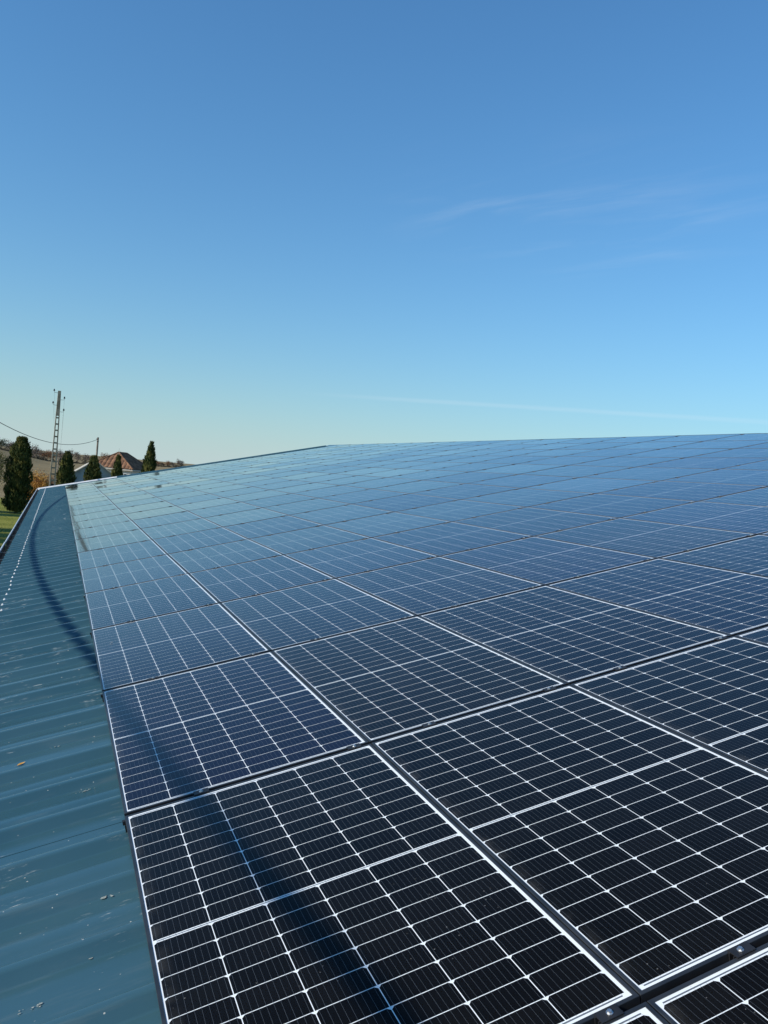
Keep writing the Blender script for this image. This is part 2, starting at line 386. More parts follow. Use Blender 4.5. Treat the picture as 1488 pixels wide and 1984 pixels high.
px = (PW - 2*FW - ML - MR + 0.0027) / NXC; cw = px - 0.0027
py = (PL - 2*FW - 2*ME - MID + 2*0.0027) / NYC; cl = py - 0.0027
def cell_origin(i, j):
    return (x0 + FW + ML + i * px + cw/2, y0 + FW + ME + j * py + cl/2 + (MID - 0.0027 if j >= 10 else 0.0))
ch = 0.0085
hx, hy = cw/2, cl/2
ctop = [(-hx, -hy, 0), (hx, -hy, 0), (hx, hy - ch, 0), (hx - ch, hy, 0), (-hx + ch, hy, 0), (-hx, hy - ch, 0)]
cvs = ctop + [(x, y, -0.00015) for x, y, _ in ctop]
cfs = [(0,1,2,3,4,5)] + [(i, 6 + i, 6 + (i+1) % 6, (i+1) % 6) for i in range(6)]
CELL = mesh_of('cell', cvs, cfs, M_CELL)
mb = MB()
for j in range(NYC):
    for i in range(NXC):
        cx_, cy_ = cell_origin(i, j); mb.add([(x + cx_, y + cy_, z - 0.0021) for x, y, z in cvs[:6]], [(0,1,2,3,4,5)])
CELLS = mb.mesh('cell_array', M_CELL)
mb = MB()
for i in range(NXC):
    for k in range(9):
        xx = cell_origin(i, 0)[0] - cw/2 + cw * (k + 0.5) / 9
        for j0, j1 in ((0, 9), (10, 19)):
            ya = cell_origin(0, j0)[1] - cl/2 - 0.005; yb = cell_origin(0, j1)[1] + cl/2 + 0.005
            mb.add([(xx - 0.00022, ya, -0.00195), (xx + 0.00022, ya, -0.00195), (xx + 0.00022, yb, -0.00195), (xx - 0.00022, yb, -0.00195)], [(0,1,2,3)])
xa, xb = x0 + FW + ML + 0.01, x1 - FW - MR - 0.01
for yc in (y0 + FW + ME - 0.0065, y1 - FW - ME + 0.0065, cell_origin(0, 9)[1] + cl/2 + MID/2):
    mb.add([(xa, yc - 0.002, -0.00193), (xb, yc - 0.002, -0.00193), (xb, yc + 0.002, -0.00193), (xa, yc + 0.002, -0.00193)], [(0,1,2,3)])
RIBB = mb.mesh('ribbon_wires', M_RIBBON)

NROW0, NROW1, NCOL = -1, 20, 12
rng = random.Random(11)
# small height errors of the row lines: the roof is not a perfect plane
hrow = {}
for i in range(NROW0, NROW1 + 1): hrow[i] = rng.uniform(-0.006, 0.006) if i > 4 else rng.uniform(-0.003, 0.003)

hrow[13] += 0.005; hrow[18] += 0.005
near = {(-1, c) for c in (0, 1, 2, 3)} | {(0, c) for c in range(4)} | {(1, c) for c in range(5)} | {(2, c) for c in range(5)}
BLUE_SHEEN, NEUT, BROWN = (0.0065, 0.0060, 0.0260), (0.0048, 0.0044, 0.0034), (0.0066, 0.0052, 0.0036)  # the blue is low-angle coating sheen painted into the cell colour
for r in range(NROW0, NROW1):
    for c in range(NCOL):
        uc = (r + 0.5) * PU; vc = c * PV + PV/2 - 0.002
        hm = 0.5 * (hrow[r] + hrow[r + 1]); ta = math.atan2(hrow[r + 1] - hrow[r], PU)
        p = thing('solar_panel', f'dark glass solar panel {ONES[c + 1]} up from bare metal edge in {ONES[r + 2]} row from front',
                  'solar panel', RP(uc, vc, hm + rng.uniform(-.0003, .0003)), 'solar panels mounted in rows on the barn roof')
        j1, j2 = rng.gauss(0, R(0.025)), rng.gauss(0, R(0.05))
        p.rotation_euler = (ROOF_ROT @ Matrix.Rotation(ta + j1, 4, 'X') @ Matrix.Rotation(j2, 4, 'Y')).to_euler()
        a = (0.25 + 0.75 * rng.random()) * min(1.0, max(0.35, (r + 0.6) / 3.0)); col = [BLUE_SHEEN[k] * a + NEUT[k] * (1 - a) for k in range(3)]  # painted sheen gets stronger in rows further from the viewer
        if (r, c) in ((1, 1),) or rng.random() < 0.05: col = list(BROWN)
        if r <= 0: col = [BLUE_SHEEN[k] * a * 0.15 + NEUT[k] * (1 - a * 0.15) for k in range(3)]
        if c == 0 and r in (1, 2, 3): col = [BLUE_SHEEN[k] * 0.6 + NEUT[k] * 0.4 for k in range(3)]
        link('frame', FRAME, p); link('backsheet', BACK, p)
        tag(link('ribbon_wires', RIBB, p), kind='stuff')
        if (r, c) in near:
            for j in range(NYC):
                for i in range(NXC):
                    ox, oy = cell_origin(i, j)
                    o = bpy.data.objects.new('cell', CELL); COL.objects.link(o); o.parent = p; o.location = (ox, oy, -0.0021)
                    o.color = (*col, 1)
        else:
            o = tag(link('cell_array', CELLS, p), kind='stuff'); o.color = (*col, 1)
        link('glass', GLASS, p)

# mounting rails in the gaps between the rows, each with its clamps
RAIL = MB().box(-0.006, NCOL * PV + 0.01, -0.016, 0.016, -0.0655, -0.0372).box(-0.012, NCOL * PV + 0.01, -0.0085, 0.0085, -0.0372, -0.022).mesh('rail_bar', M_RAIL)
CL = MB().box(-0.030, 0.030, -0.0165, 0.0165, 0.0012, 0.0040).box(-0.034, 0.034, -0.0085, -0.0060, -0.021, 0.0012).box(-0.034, 0.034, 0.0060, 0.0085, -0.021, 0.0012).mesh('clamp', M_RAIL)
bb = MB().cyl((0, 0, 0.0040), 0.0085, 0.0085, 0.0012, 12).cyl((0, 0, 0.0052), 0.0060, 0.0056, 0.0050, 6)
BOLT = bb.mesh('bolt', M_STEEL)
for i in range(NROW0, NROW1 + 1):
    lab = (f'black mounting rail with clamps between {ONES[i + 1]} and {ONES[i + 2]} panel rows' if NROW0 < i < NROW1 else
           ('black mounting rail with clamps along the front end of the first panel row' if i == NROW0 else 'black mounting rail with clamps beyond the last panel row at the gable'))
    rl = thing('mounting_rail', lab, 'rail', RP(i * PU, 0, hrow[i]), 'rails between the solar panel rows')
    rl.rotation_euler = (0, -PITCH, 0)
    link('rail_bar', RAIL, rl)
    for c in range(NCOL):
        for off in (0.305, 0.945):
            o = link('clamp', CL, rl, (c * PV + off + rng.uniform(-.02, .02), 0, 0.0), (0, 0, rng.uniform(-.02, .02)))
            link('bolt', BOLT, o, (rng.uniform(-.004, .004), 0, 0), (0, 0, rng.uniform(0, 1)))

# ------------------------------------------------------------------ litter on the bare metal strip
M_LEAF_Y = noisy('yellow_leaf', (0.50, 0.22, 0.02), (0.62, 0.34, 0.05), scale=80, rough=0.6, coord='Object')
M_LEAF_P = noisy('pale_dry_leaf', (0.42, 0.38, 0.27), (0.58, 0.54, 0.42), scale=60, rough=0.7, coord='Object')
M_DROP = noisy('bird_dropping', (0.16, 0.20, 0.19), (0.42, 0.43, 0.37), scale=70, rough=0.8, coord='Object')
def leaf(u, v, h, size, rz, mat, name, label, cat, curl=0.35):
    out_ = [(-1, 0), (-.6, .32), (-.1, .46), (.45, .3), (1, 0), (.45, -.3), (-.1, -.46), (-.6, -.32)]
    vs = [(0, 0, 0)] + [(x * size/2, y * size/2, curl * size/2 * (abs(y) * 0.9 + max(0, x) ** 2 * .5)) for x, y in out_] + [(-1.5 * size/2, 0.06 * size, 0.002), (-1.5 * size/2, 0.03 * size, 0.002)]
    fs = [(0, i, i % 8 + 1) for i in range(1, 9)] + [(1, 9, 10)]
    o = tag(link(name, mesh_of(name, vs, fs, mat), None, RP(u, v, h)), label, cat)
    o.rotation_euler = (ROOF_ROT @ Matrix.Rotation(rz, 4, 'Z')).to_euler(); return o
leaf(2.953, -0.439, H_PAN + 0.004, 0.045, 0.4, M_LEAF_Y, 'fallen_leaf', 'small curled orange yellow leaf lying on the slate blue metal sheet', 'leaf')
leaf(4.215, -0.583, H_PAN + 0.004, 0.07, 0.9, M_LEAF_P, 'fallen_leaf', 'pale dry leaf on the metal sheet near the left edge of the picture', 'leaf', 0.6)
def splat(u, v, size, seed, label, h=H_PAN + 0.0045, stretch=1.6):
    rg = random.Random(seed); mb = MB()
    for b_ in range(rg.randint(9, 15)):
        cx_, cy_ = rg.gauss(0, size * .75) * stretch, rg.gauss(0, size * .45); rr = size * rg.uniform(.04, .16) * (2.2 if b_ == 0 else 1); n_ = 9
        ring_ = [(cx_ + stretch * rr * rg.uniform(.6, 1.25) * math.cos(2*math.pi*i/n_), cy_ + rr * rg.uniform(.6, 1.25) * math.sin(2*math.pi*i/n_), 0) for i in range(n_)]
        mb.add([(cx_, cy_, 0.0004 + b_ * 0.0001)] + ring_, [(0, 1 + i, 1 + (i + 1) % n_) for i in range(n_)])
    o = tag(link('bird_dropping', mb.mesh('bird_dropping', M_DROP), None, RP(u, v, h)), label, 'bird dropping', 'dried droppings on the metal roof strip')
    o.rotation_euler = (0, -PITCH, 0)
splat(4.794, -0.359, 0.030, 1, 'pale dried bird dropping in the middle of the metal strip')
splat(2.457, -0.283, 0.026, 2, 'grey green dropping on the metal midway down the strip')
splat(1.411, -0.103, 0.022, 3, 'grey wedge shaped dropping close beside the nearest panel frame')
splat(1.112, -0.232, 0.032, 4, 'streaky pale dropping cluster low on the metal strip')
splat(0.944, -0.310, 0.018, 5, 'small speckled dropping at the bottom of the metal strip')
splat(2.382, -0.143, 0.016, 6, 'tiny pale dropping on metal near the first gap between panel rows')
splat(6.456, -0.381, 0.024, 7, 'white dropping on metal just below the cable shadow')
splat(3.083, -0.272, 0.020, 8, 'oval grey dropping on metal right of the orange leaf')
leaf(4.713, 0.122, 0.003, 0.05, 1.0, M_LEAF_P, 'dry_twig', 'thin pale dry sliver lying on a lower edge panel', 'twig', 0.2).scale = (1, 0.25, 1)

# ------------------------------------------------------------------ poles and cables
M_CONC = noisy('weathered_concrete', (0.24, 0.20, 0.14), (0.36, 0.31, 0.23), scale=3, rough=0.85, bump=0.3, bscale=40)
M_WOOD = noisy('grey_wood', (0.16, 0.13, 0.10), (0.26, 0.22, 0.18), scale=4, rough=0.85)
M_INS = noisy('dark_insulator', (0.015, 0.018, 0.03), (0.03, 0.035, 0.05), scale=20, rough=0.25, spec=0.6)
M_IRON = noisy('dark_iron', (0.03, 0.03, 0.032), (0.06, 0.055, 0.05), scale=20, rough=0.6)
M_CABLE = noisy('black_cable', (0.012, 0.012, 0.013), (0.02, 0.02, 0.02), scale=30, rough=0.6)
def tapered(b, xa0, xa1, xb0, xb1, d0, d1, z0, z1):
    b.add([(xa0, -d0, z0), (xa1, -d0, z0), (xa1, d0, z0), (xa0, d0, z0), (xb0, -d1, z1), (xb1, -d1, z1), (xb1, d1, z1), (xb0, d1, z1)],
          [(4,5,6,7), (0,1,5,4), (1,2,6,5), (2,3,7,6), (3,0,4,7), (3,2,1,0)])
P1 = Vector((-0.58, 52.0, 0.0)); HP = 9.65
pole = thing('concrete_pole', 'tall concrete utility pole with ladder openings and four hooked insulators', 'utility pole', P1)
pole.rotation_euler = (0, 0, R(4))
def hw(z): return 0.085 + (HP - z) * 0.0165           # half width at height z
b = MB()
for s in (-1, 1):
    za, zb = 0.0, 8.12
    oa, ob = s * hw(za), s * hw(zb); ia, ib = s * (hw(za) - 0.105), s * (hw(zb) - 0.052)
    tapered(b, min(oa, ia), max(oa, ia), min(ob, ib), max(ob, ib), 0.10, 0.075, za, zb)
link('shaft', b.mesh('shaft', M_CONC), pole)
b = MB(); tapered(b, -hw(8.12), hw(8.12), -0.085, 0.085, 0.075, 0.06, 8.1201, HP); link('solid_head', b.mesh('solid_head', M_CONC), pole)
for k in range(21):
    z = 8.0 - k * 0.385
    i_ = hw(z) - 0.05 - 0.05 * (8.0 - z) / 8.0
    link('rung', MB().box(-i_, i_, -0.05, 0.05, z - 0.045, z + 0.045).mesh('rung', M_CONC), pole)
for s, z in ((-1, 9.52), (1, 9.12), (-1, 8.76), (1, 8.38)):
    w0 = hw(z)
    arm = link('hook_arm', MB().tube([(s * (w0 - 0.03), 0, z), (s * (w0 + 0.12), 0, z - 0.005), (s * (w0 + 0.20), 0, z + 0.015), (s * (w0 + 0.215), 0, z + 0.10)], 0.011, 6).mesh('hook_arm', M_IRON), pole)
    link('insulator', MB().cyl((s * (w0 + 0.215), 0, z + 0.09), 0.048, 0.052, 0.05, 10).cyl((s * (w0 + 0.215), 0, z + 0.1402), 0.032, 0.036, 0.03, 10).cyl((s * (w0 + 0.215), 0, z + 0.1704), 0.048, 0.022, 0.045, 10).mesh('insulator', M_INS), arm)
# wires from the insulators on to the next pole of the line, far behind the conifers
P3 = Vector((-0.35, 168.0, 0.0)); H3 = 5.0
def round_pole(name, label, loc, h, r0, r1, mat=M_WOOD):
    q = thing(name, label, 'utility pole', loc)
    link('shaft', MB().cyl((0, 0, -0.2), r0, r1, h + 0.2, 10).mesh('shaft', mat, False), q)
    link('cap', MB().cyl((0, 0, h), r1 * 1.15, r1 * 0.5, 0.07, 10).mesh('cap', M_IRON), q)
    return q
q3 = round_pole('line_pole', 'short wooden line pole standing behind the clipped conifer', P3, H3, 0.12, 0.09)
wl = ['upper left', 'upper right', 'lower left', 'lower right']
for n_, (s, z) in enumerate(((-1, 9.52), (1, 9.12), (-1, 8.76), (1, 8.38))):
    a = P1 + Vector((s * (hw(z) + 0.215), 0, z + 0.215)); b_ = P3 + Vector((s * 0.25, 0, H3 - 0.1 - 0.25 * (n_ // 2)))
    pts = []
    for k in range(25):
        f_ = k / 24; p = a.lerp(b_, f_); p.z -= 4 * 0.7 * f_ * (1 - f_); pts.append(p)
    o = tag(link('overhead_wire', MB().tube([p - a for p in pts], 0.0035, 4).mesh('overhead_wire', M_IRON), None, a),
            f'thin bare wire leading away from the {wl[n_]} insulator of the concrete pole', 'wire', 'bare wires of the old line')
P2 = Vector((3.82, 100.0, 0.0)); H2 = 8.05
q2 = round_pole('wooden_pole', 'slim wooden pole beside the tiled house holding the end of the hanging cable', P2, H2, 0.14, 0.10)
link('cable_clamp', MB().box(-0.16, 0.0, -0.05, 0.05, 7.82, 7.98).box(-0.12, 0.12, -0.11, 0.11, 7.6, 7.66).mesh('cable_clamp', M_IRON), q2)
PE = Vector((-8.5, 42.0, 0.0)); HE = 10.9
qe = round_pole('wooden_pole', 'wooden pole outside the picture beside the barn where two cables meet', PE, HE, 0.16, 0.11)
link('cable_clamp', MB().box(-0.2, 0.2, -0.06, 0.06, 10.55, 10.7).mesh('cable_clamp', M_IRON), qe)
# hanging bundled cable from the slim pole towards the left
cz = np.polyfit([0, .104, .198, .302, .393, .516, .594, .662], [7.95, 7.2, 6.86, 6.72, 6.74, 7.0, 7.24, 7.56], 2)
pts = []
for k in range(41):
    f_ = k / 40; p = P2.lerp(PE, f_); p.z = float(np.polyval(cz, f_)); 
    if p.z > 10.62: p.z = 10.62
    pts.append(p)
o0 = pts[0].copy()
tag(link('hanging_cable', MB().tube([p - o0 for p in pts], 0.024, 6).mesh('hanging_cable', M_CABLE), None, o0),
    'black cable sagging across the sky from the slim wooden pole to the left', 'cable')
# the thick bundled cable over the barn that throws the curved shadow
zc = lambda y: 0.00368725 * y * y + -0.11775860 * y + 7.14462229
YA, YB = -15.0, 45.0
pts = [Vector((-4.5, y, zc(y))) for y in np.linspace(YA, YB, 80)]
o0 = pts[0].copy()
tag(link('bundled_cable', MB().tube([p - o0 for p in pts], 0.033, 8).mesh('bundled_cable', M_CABLE), None, o0),
    'thick black bundled cable hanging above the eave and casting the curved shadow', 'cable')
qn = round_pole('wooden_pole', 'wooden pole behind the viewer carrying the thick bundled cable', Vector((-4.5, YA - 0.12, 0)), zc(YA) + 0.25, 0.16, 0.11)
qf = round_pole('wooden_pole', 'wooden pole outside the picture carrying the far end of the bundled cable', Vector((-4.5, YB + 0.12, 0)), zc(YB) + 0.25, 0.16, 0.11)

# ------------------------------------------------------------------ plants
def foliage_mat(name, c0, c1, c2=None, trans=0.25):
    m, t, out = new_mat(name)
    geo = t.n('ShaderNodeNewGeometry')
    col = t.mix(geo.outputs['Random Per Island'], c0, c1)
    if c2:
        nn = t.n('ShaderNodeTexNoise', ins={'Vector': geo.outputs['Position'], 'Scale': 1.6, 'Detail': 3.0})
        col = t.mix(t.ramp(nn.outputs[0], 0.48, 0.62), col, c2)
    p = t.n('ShaderNodeBsdfPrincipled', ins={'Base Color': col, 'Roughness': 0.7, 'Specular IOR Level': 0.15})
    tl = t.n('ShaderNodeBsdfTranslucent', ins={0: col})
    mx = t.n('ShaderNodeMixShader', ins={0: trans, 1: p.outputs[0], 2: tl.outputs[0]})
    t.link(mx.outputs[0], out.inputs[0]); return m
M_CONIF = foliage_mat('conifer_foliage', (0.026, 0.040, 0.012), (0.065, 0.080, 0.022), (0.115, 0.110, 0.030), 0.15)  # last colour paints brighter sunlit clumps into the foliage
M_GOLD = foliage_mat('golden_leaves', (0.40, 0.20, 0.045), (0.58, 0.34, 0.09), (0.27, 0.13, 0.05), 0.35)
M_RUSSET = foliage_mat('russet_leaves', (0.19, 0.095, 0.045), (0.27, 0.15, 0.075), (0.15, 0.10, 0.07), 0.2)
M_TWIG = foliage_mat('bare_twigs', (0.13, 0.11, 0.095), (0.19, 0.16, 0.135), (0.15, 0.11, 0.085), 0.1)
M_DARKT = foliage_mat('evergreen_leaves', (0.030, 0.040, 0.018), (0.050, 0.060, 0.025), None, 0.1)
M_OLIVE = foliage_mat('olive_leaves', (0.13, 0.12, 0.045), (0.20, 0.18, 0.08), (0.10, 0.11, 0.04), 0.2)
M_BARK = noisy('bark', (0.07, 0.055, 0.04), (0.13, 0.105, 0.08), scale=8, rough=0.9)
M_BARKP = noisy('pale_bark', (0.24, 0.21, 0.17), (0.36, 0.32, 0.27), scale=8, rough=0.9)

def cards(centres, normals, ups, ln, wdt):
    """diamond shaped leaf sprays"""
    n = len(centres)
    side = np.cross(normals, ups); side /= np.linalg.norm(side, axis=1)[:, None] + 1e-9
    V = np.empty((n, 4, 3))
    V[:, 0] = centres - ups * ln[:, None] * .5; V[:, 2] = centres + ups * ln[:, None] * .5
    V[:, 1] = centres + side * wdt[:, None] * .5; V[:, 3] = centres - side * wdt[:, None] * .5
    F = np.arange(4 * n).reshape(n, 4)
    return V.reshape(-1, 3), F
def conifer_mesh(seed, H, R0, n, shape):
    g = np.random.default_rng(seed)
    tz = g.uniform(0.02, 1, n) ** 0.9; th = g.uniform(0, 2*np.pi, n)
    lump = 1 + 0.13 * np.sin(3*th + 9*tz + seed) + 0.12 * np.sin(7*tz*5 + 2*th + seed*2) + 0.06*np.sin(th*9+tz*40)
    rr = R0 * np.array([shape(z) for z in tz]) * lump * (0.55 + 0.5 * g.random(n) ** 0.45)
    rr += R0 * 0.16 * g.random(n) ** 6
    lean = 0.10 * H / 7
    c = np.c_[rr * np.cos(th) + lean * tz, rr * np.sin(th), tz * H]
    out_ = np.c_[np.cos(th), np.sin(th), np.zeros(n)]
    upv = out_ * g.uniform(.1, .7, n)[:, None] + np.c_[g.normal(0, .22, n), g.normal(0, .22, n), np.ones(n)]
    upv /= np.linalg.norm(upv, axis=1)[:, None]
    nm = out_ + g.normal(0, .5, (n, 3))
    nm -= (nm * upv).sum(1)[:, None] * upv; nm /= np.linalg.norm(nm, axis=1)[:, None] + 1e-9
    V, F = cards(c, nm, upv, g.uniform(.18, .42, n), g.uniform(.07, .15, n))
    # dense inner body
    nr, ns = 16, 14; cv_ = []; cf_ = []
    for a in range(nr + 1):
        z = 0.03 + 0.9 * a / nr
        for s in range(ns):
            t_ = 2*np.pi*s/ns; l = 0.68 * R0 * shape(z) * (1 + .15*math.sin(3*t_ + 9*z + seed) + .12*math.sin(35*z + 2*t_ + 2*seed))
            cv_.append((l*math.cos(t_) + lean*z, l*math.sin(t_), z*H))
    for a in range(nr):
        for s in range(ns): cf_.append((a*ns + s, a*ns + (s+1) % ns, (a+1)*ns + (s+1) % ns, (a+1)*ns + s))
    cf_.append(tuple(nr*ns + s for s in range(ns)))
    b0 = len(V)
    return [tuple(v) for v in V] + cv_, [tuple(f) for f in F] + [tuple(b0 + i for i in f) for f in cf_]
def columnar(z): return min(1.0, (z / 0.12) ** 0.5 if z > 0 else 0) * (1 - max(0, (z - 0.42) / 0.60) ** 2.2) ** 0.6 if z < 1.0 else 0.05
def conical(z): return min(1.0, (z / 0.1) ** 0.5 if z > 0 else 0) * max(0.05, (1 - z ** 2.5)) ** 0.8
def blocky(z): return min(1.0, (z / 0.08) ** 0.5 if z > 0 else 0) * (1 - 0.85 * max(0, (z - 0.55) / 0.45) ** 2.4)
def conifer(label, x, y, H, R0, seed, shape, n=3800, group='conifers around the barn', zb=0.0):
    t_ = thing('conifer_tree', label, 'conifer', (x, y, zb), group)
    link('trunk', MB().cyl((0, 0, -0.1), 0.13, 0.03, H * 0.8, 7).mesh('trunk', M_BARK), t_)
    vs_, fs_ = conifer_mesh(seed, H, R0, n, shape)
    link('crown', mesh_of('crown', vs_, fs_, M_CONIF), t_)
    return t_
conifer('big dark columnar conifer standing left of the golden shrub', -3.62, 79.2, 6.95, 1.05, 5, columnar, 7000)
conifer('clipped conifer with a sunlit top right behind the concrete pole', 0.14, 58.6, 5.95, 0.56, 7, blocky)
conifer('squat dark conifer with a rounded top left of the tiled house', 1.98, 60.2, 5.85, 0.58, 9, blocky)
conifer('narrow pointed conifer standing alone right of the tiled house', 6.42, 66.0, 7.4, 0.74, 12, conical, 5000)
tb = conifer('thin conifer with a bare tip in front of the tiled roof', 3.86, 64.0, 6.05, 0.60, 15, conical)
link('bare_tip', MB().tube([(0.06, 0, 5.6), (0.05, 0.02, 6.2), (0.09, 0, 6.65)], [0.02, 0.012, 0.005], 5).tube([(0.05, 0, 6.1), (-0.08, 0, 6.42)], [0.01, 0.004], 4).tube([(0.06, 0, 6.2), (0.2, 0, 6.5)], [0.01, 0.004], 4).tube([(0.05, 0, 5.95), (0.22, 0.05, 6.25)], [0.01, 0.004], 4).mesh('bare_tip', M_BARKP), tb)
# more of the same hedge left of the picture: they shade the lawn and the lower part of the conifers
for nm_, x, y, H, r0, sd in (('nearest', -9.0, 49.5, 7.0, 1.7, 23), ('second', -9.0, 53.4, 6.8, 1.7, 22), ('third', -8.8, 57.2, 7.0, 1.7, 21), ('fourth', -9.0, 61.0, 6.8, 1.7, 24), ('fifth', -10.2, 75.2, 8.2, 1.7, 25), ('sixth', -10.4, 78.6, 8.0, 1.7, 26)):
    conifer(f'{nm_} conifer of the hedge left of the picture', x, y, H, r0, sd, columnar, 2500, 'hedge of conifers left of the barn')

def broadleaf(seed, H, R0, n, mat, leafs, zlo=0.15, twigs=60, bark=M_BARK, up_=0.0, clumps=14):
    g = np.random.default_rng(seed)
    cc = g.normal(0, 1, (clumps, 3)); cc /= np.linalg.norm(cc, axis=1)[:, None]; cc *= g.uniform(.25, .85, (clumps, 1))
    zc_ = H * (zlo + 1) / 2; hz = H * (1 - zlo) / 2
    cc = cc * np.array([R0, R0, hz]) + np.array([0, 0, zc_])
    k = g.integers(0, clumps, n)
    off = g.normal(0, .33, (n, 3)) * np.array([R0, R0, hz * .8]) * .75
    c = cc[k] + off
    c[:, 2] = np.clip(c[:, 2], 0.05, H * 1.04)
    nm = g.normal(0, 1, (n, 3)); nm /= np.linalg.norm(nm, axis=1)[:, None]
    upv = g.normal(0, 1, (n, 3)); upv[:, 2] += up_; upv -= (upv * nm).sum(1)[:, None] * nm; upv /= np.linalg.norm(upv, axis=1)[:, None] + 1e-9
    V, F = cards(c, nm, upv, g.uniform(.6, 1.2, n) * leafs, g.uniform(.45, .8, n) * leafs)
    crown = ([tuple(v) for v in V], [tuple(f) for f in F])
    b = MB(); tr_ = H * 0.022
    b.tube([(0, 0, -0.2), (0.02*H, 0, H*.25), (-.01*H, .02*H, H*.55), (.02*H, 0, H*.85)], [tr_, tr_*.8, tr_*.5, tr_*.15], 6)
    for q in range(min(clumps, twigs)):
        p = cc[q]; s = Vector((0, 0, H * g.uniform(.15, .5))); e_ = Vector(p); m_ = s.lerp(e_, .5); m_.z += H * .03
        b.tube([s, m_, e_], [tr_*.4, tr_*.25, tr_*.08], 4)
    return crown, b
# golden autumn shrub
sh = thing('autumn_shrub', 'golden brown leafy shrub between the big dark conifer and the concrete pole', 'shrub', (-1.95, 84.0, 0))
cr, tk = broadleaf(31, 4.3, 1.25, 6000, M_GOLD, 0.14, 0.02, clumps=22)
link('stems', tk.mesh('stems', M_BARK), sh); link('crown', mesh_of('crown', *cr, M_GOLD), sh)
sh = thing('autumn_shrub', 'low russet shrub behind the foot of the concrete pole', 'shrub', (-1.05, 96.0, 0))
cr, tk = broadleaf(33, 3.3, 1.2, 2600, M_RUSSET, 0.14, 0.02, clumps=16)
link('stems', tk.mesh('stems', M_BARK), sh); link('crown', mesh_of('crown', *cr, M_RUSSET), sh)
bt = thing('bare_tree', 'pale trunked olive green tree at the far left behind the big conifer', 'tree', (-6.6, 96.0, 0))
cr, tk = broadleaf(35, 6.0, 1.5, 2600, M_OLIVE, 0.17, 0.2, clumps=16)
link('trunk', tk.mesh('trunk', M_BARKP), bt); link('crown', mesh_of('crown', *cr, M_OLIVE), bt)

# tree line on the far side of the fields
FAR = [(-32.0,520,4.1,7.2,4.0,'d'),(-27.7,540,4.6,6.3,4.5,'g'),(-21.7,560,4.0,8.8,4.0,'o'),(-13.8,520,2.0,7.3,4.3,'g'),(-8.9,540,0.5,7.6,4.5,'o'),(-4.8,560,-0.3,7.3,3.6,'o'),(0.8,600,-0.2,8.2,4.2,'g'),(6.7,600,0.8,8.2,4.6,'g'),(12.5,620,0.8,7.8,3.2,'g'),(17.6,620,1.2,5.6,3.2,'g'),(23.2,640,1.2,5.8,4.1,'o'),(29.9,600,1.9,6.5,4.6,'o'),(35.3,620,2.2,5.6,4.0,'g'),(54.8,650,1.3,4.0,2.9,'g'),(58.7,650,1.7,3.2,2.9,'g'),(71.4,650,1.7,4.8,3.3,'o'),(75.8,650,2.1,4.0,2.9,'o'),(79.6,650,2.5,4.9,3.3,'o'),(83.7,650,2.9,4.1,2.9,'g'),(86.0,640,3.3,6.8,1.9,'g'),(88.8,640,3.5,6.0,1.9,'g')]
KM = {'d': (M_DARKT, 'dark evergreen'), 'g': (M_TWIG, 'bare grey'), 'o': (M_RUSSET, 'russet')}
VAR = {}
for kk in KM:
    for s in range(3):
        (cr, tk) = broadleaf(50 + s + 7 * ord(kk), 1.0, 0.5, 900, KM[kk][0], 0.075, 0.12, clumps=13, up_=0.8)
        VAR[kk, s] = (mesh_of('crown', *cr, KM[kk][0]), tk.mesh('trunk', M_BARK))
rng = random.Random(5)
for n_, (x, y, zb, H, r_, kk) in enumerate(FAR):
    where = ('on the hill behind the big conifer' if n_ < 3 else 'left of the concrete pole above the fields' if n_ < 6 else
             'between the two poles' if n_ < 11 else 'behind the tiled house' if n_ < 15 else 'at the right end of the horizon')
    zb = ground_z(x, y) - 0.1; top = FAR[n_][2] + FAR[n_][3]; H = max(3.0, top - zb)
    t_ = thing('distant_tree', f'distant {KM[kk][1]} tree {where}, {ONES[n_ + 1]} from the left', 'tree', (x, y, zb), 'tree line beyond the fields')
    cm, tm = VAR[kk, n_ % 3]
    for nm_, me in (('trunk', tm), ('crown', cm)):
        link(nm_, me, t_)
    t_.scale = (r_ * 2.1, r_ * 2.1, H); t_.rotation_euler = (0, 0, rng.uniform(0, 6.28))
# dark hedge strip below the tree line, standing in for shade there
M_HEDGE = foliage_mat('hedge_leaves', (0.05, 0.045, 0.03), (0.10, 0.085, 0.055), (0.07, 0.06, 0.045), 0.1)
g = np.random.default_rng(77); n_ = 9000
hx_ = g.uniform(-45, 100, n_); hy_ = 515 + 0.9 * (hx_ + 30) * (hx_ < 60) + 81 * (hx_ >= 60) + g.normal(0, 2.0, n_)
hz_ = np.array([ground_z(a, b_) for a, b_ in zip(hx_, hy_)]) + g.random(n_) ** 1.5 * (1.6 + 0.8 * np.sin(hx_ * .4) + .7 * np.sin(hx_ * 1.3))
nm = g.normal(0, 1, (n_, 3)); nm /= np.linalg.norm(nm, axis=1)[:, None]
upv = g.normal(0, 1, (n_, 3)); upv -= (upv * nm).sum(1)[:, None] * nm; upv /= np.linalg.norm(upv, axis=1)[:, None]
V, F = cards(np.c_[hx_, hy_, hz_], nm, upv, g.uniform(.4, .9, n_), g.uniform(.3, .6, n_))
hd = tag(link('hedgerow', mesh_of('hedgerow', V, [tuple(f) for f in F], M_HEDGE)), 'low dark hedgerow standing in for shade under the distant tree line', 'hedge', kind='stuff')

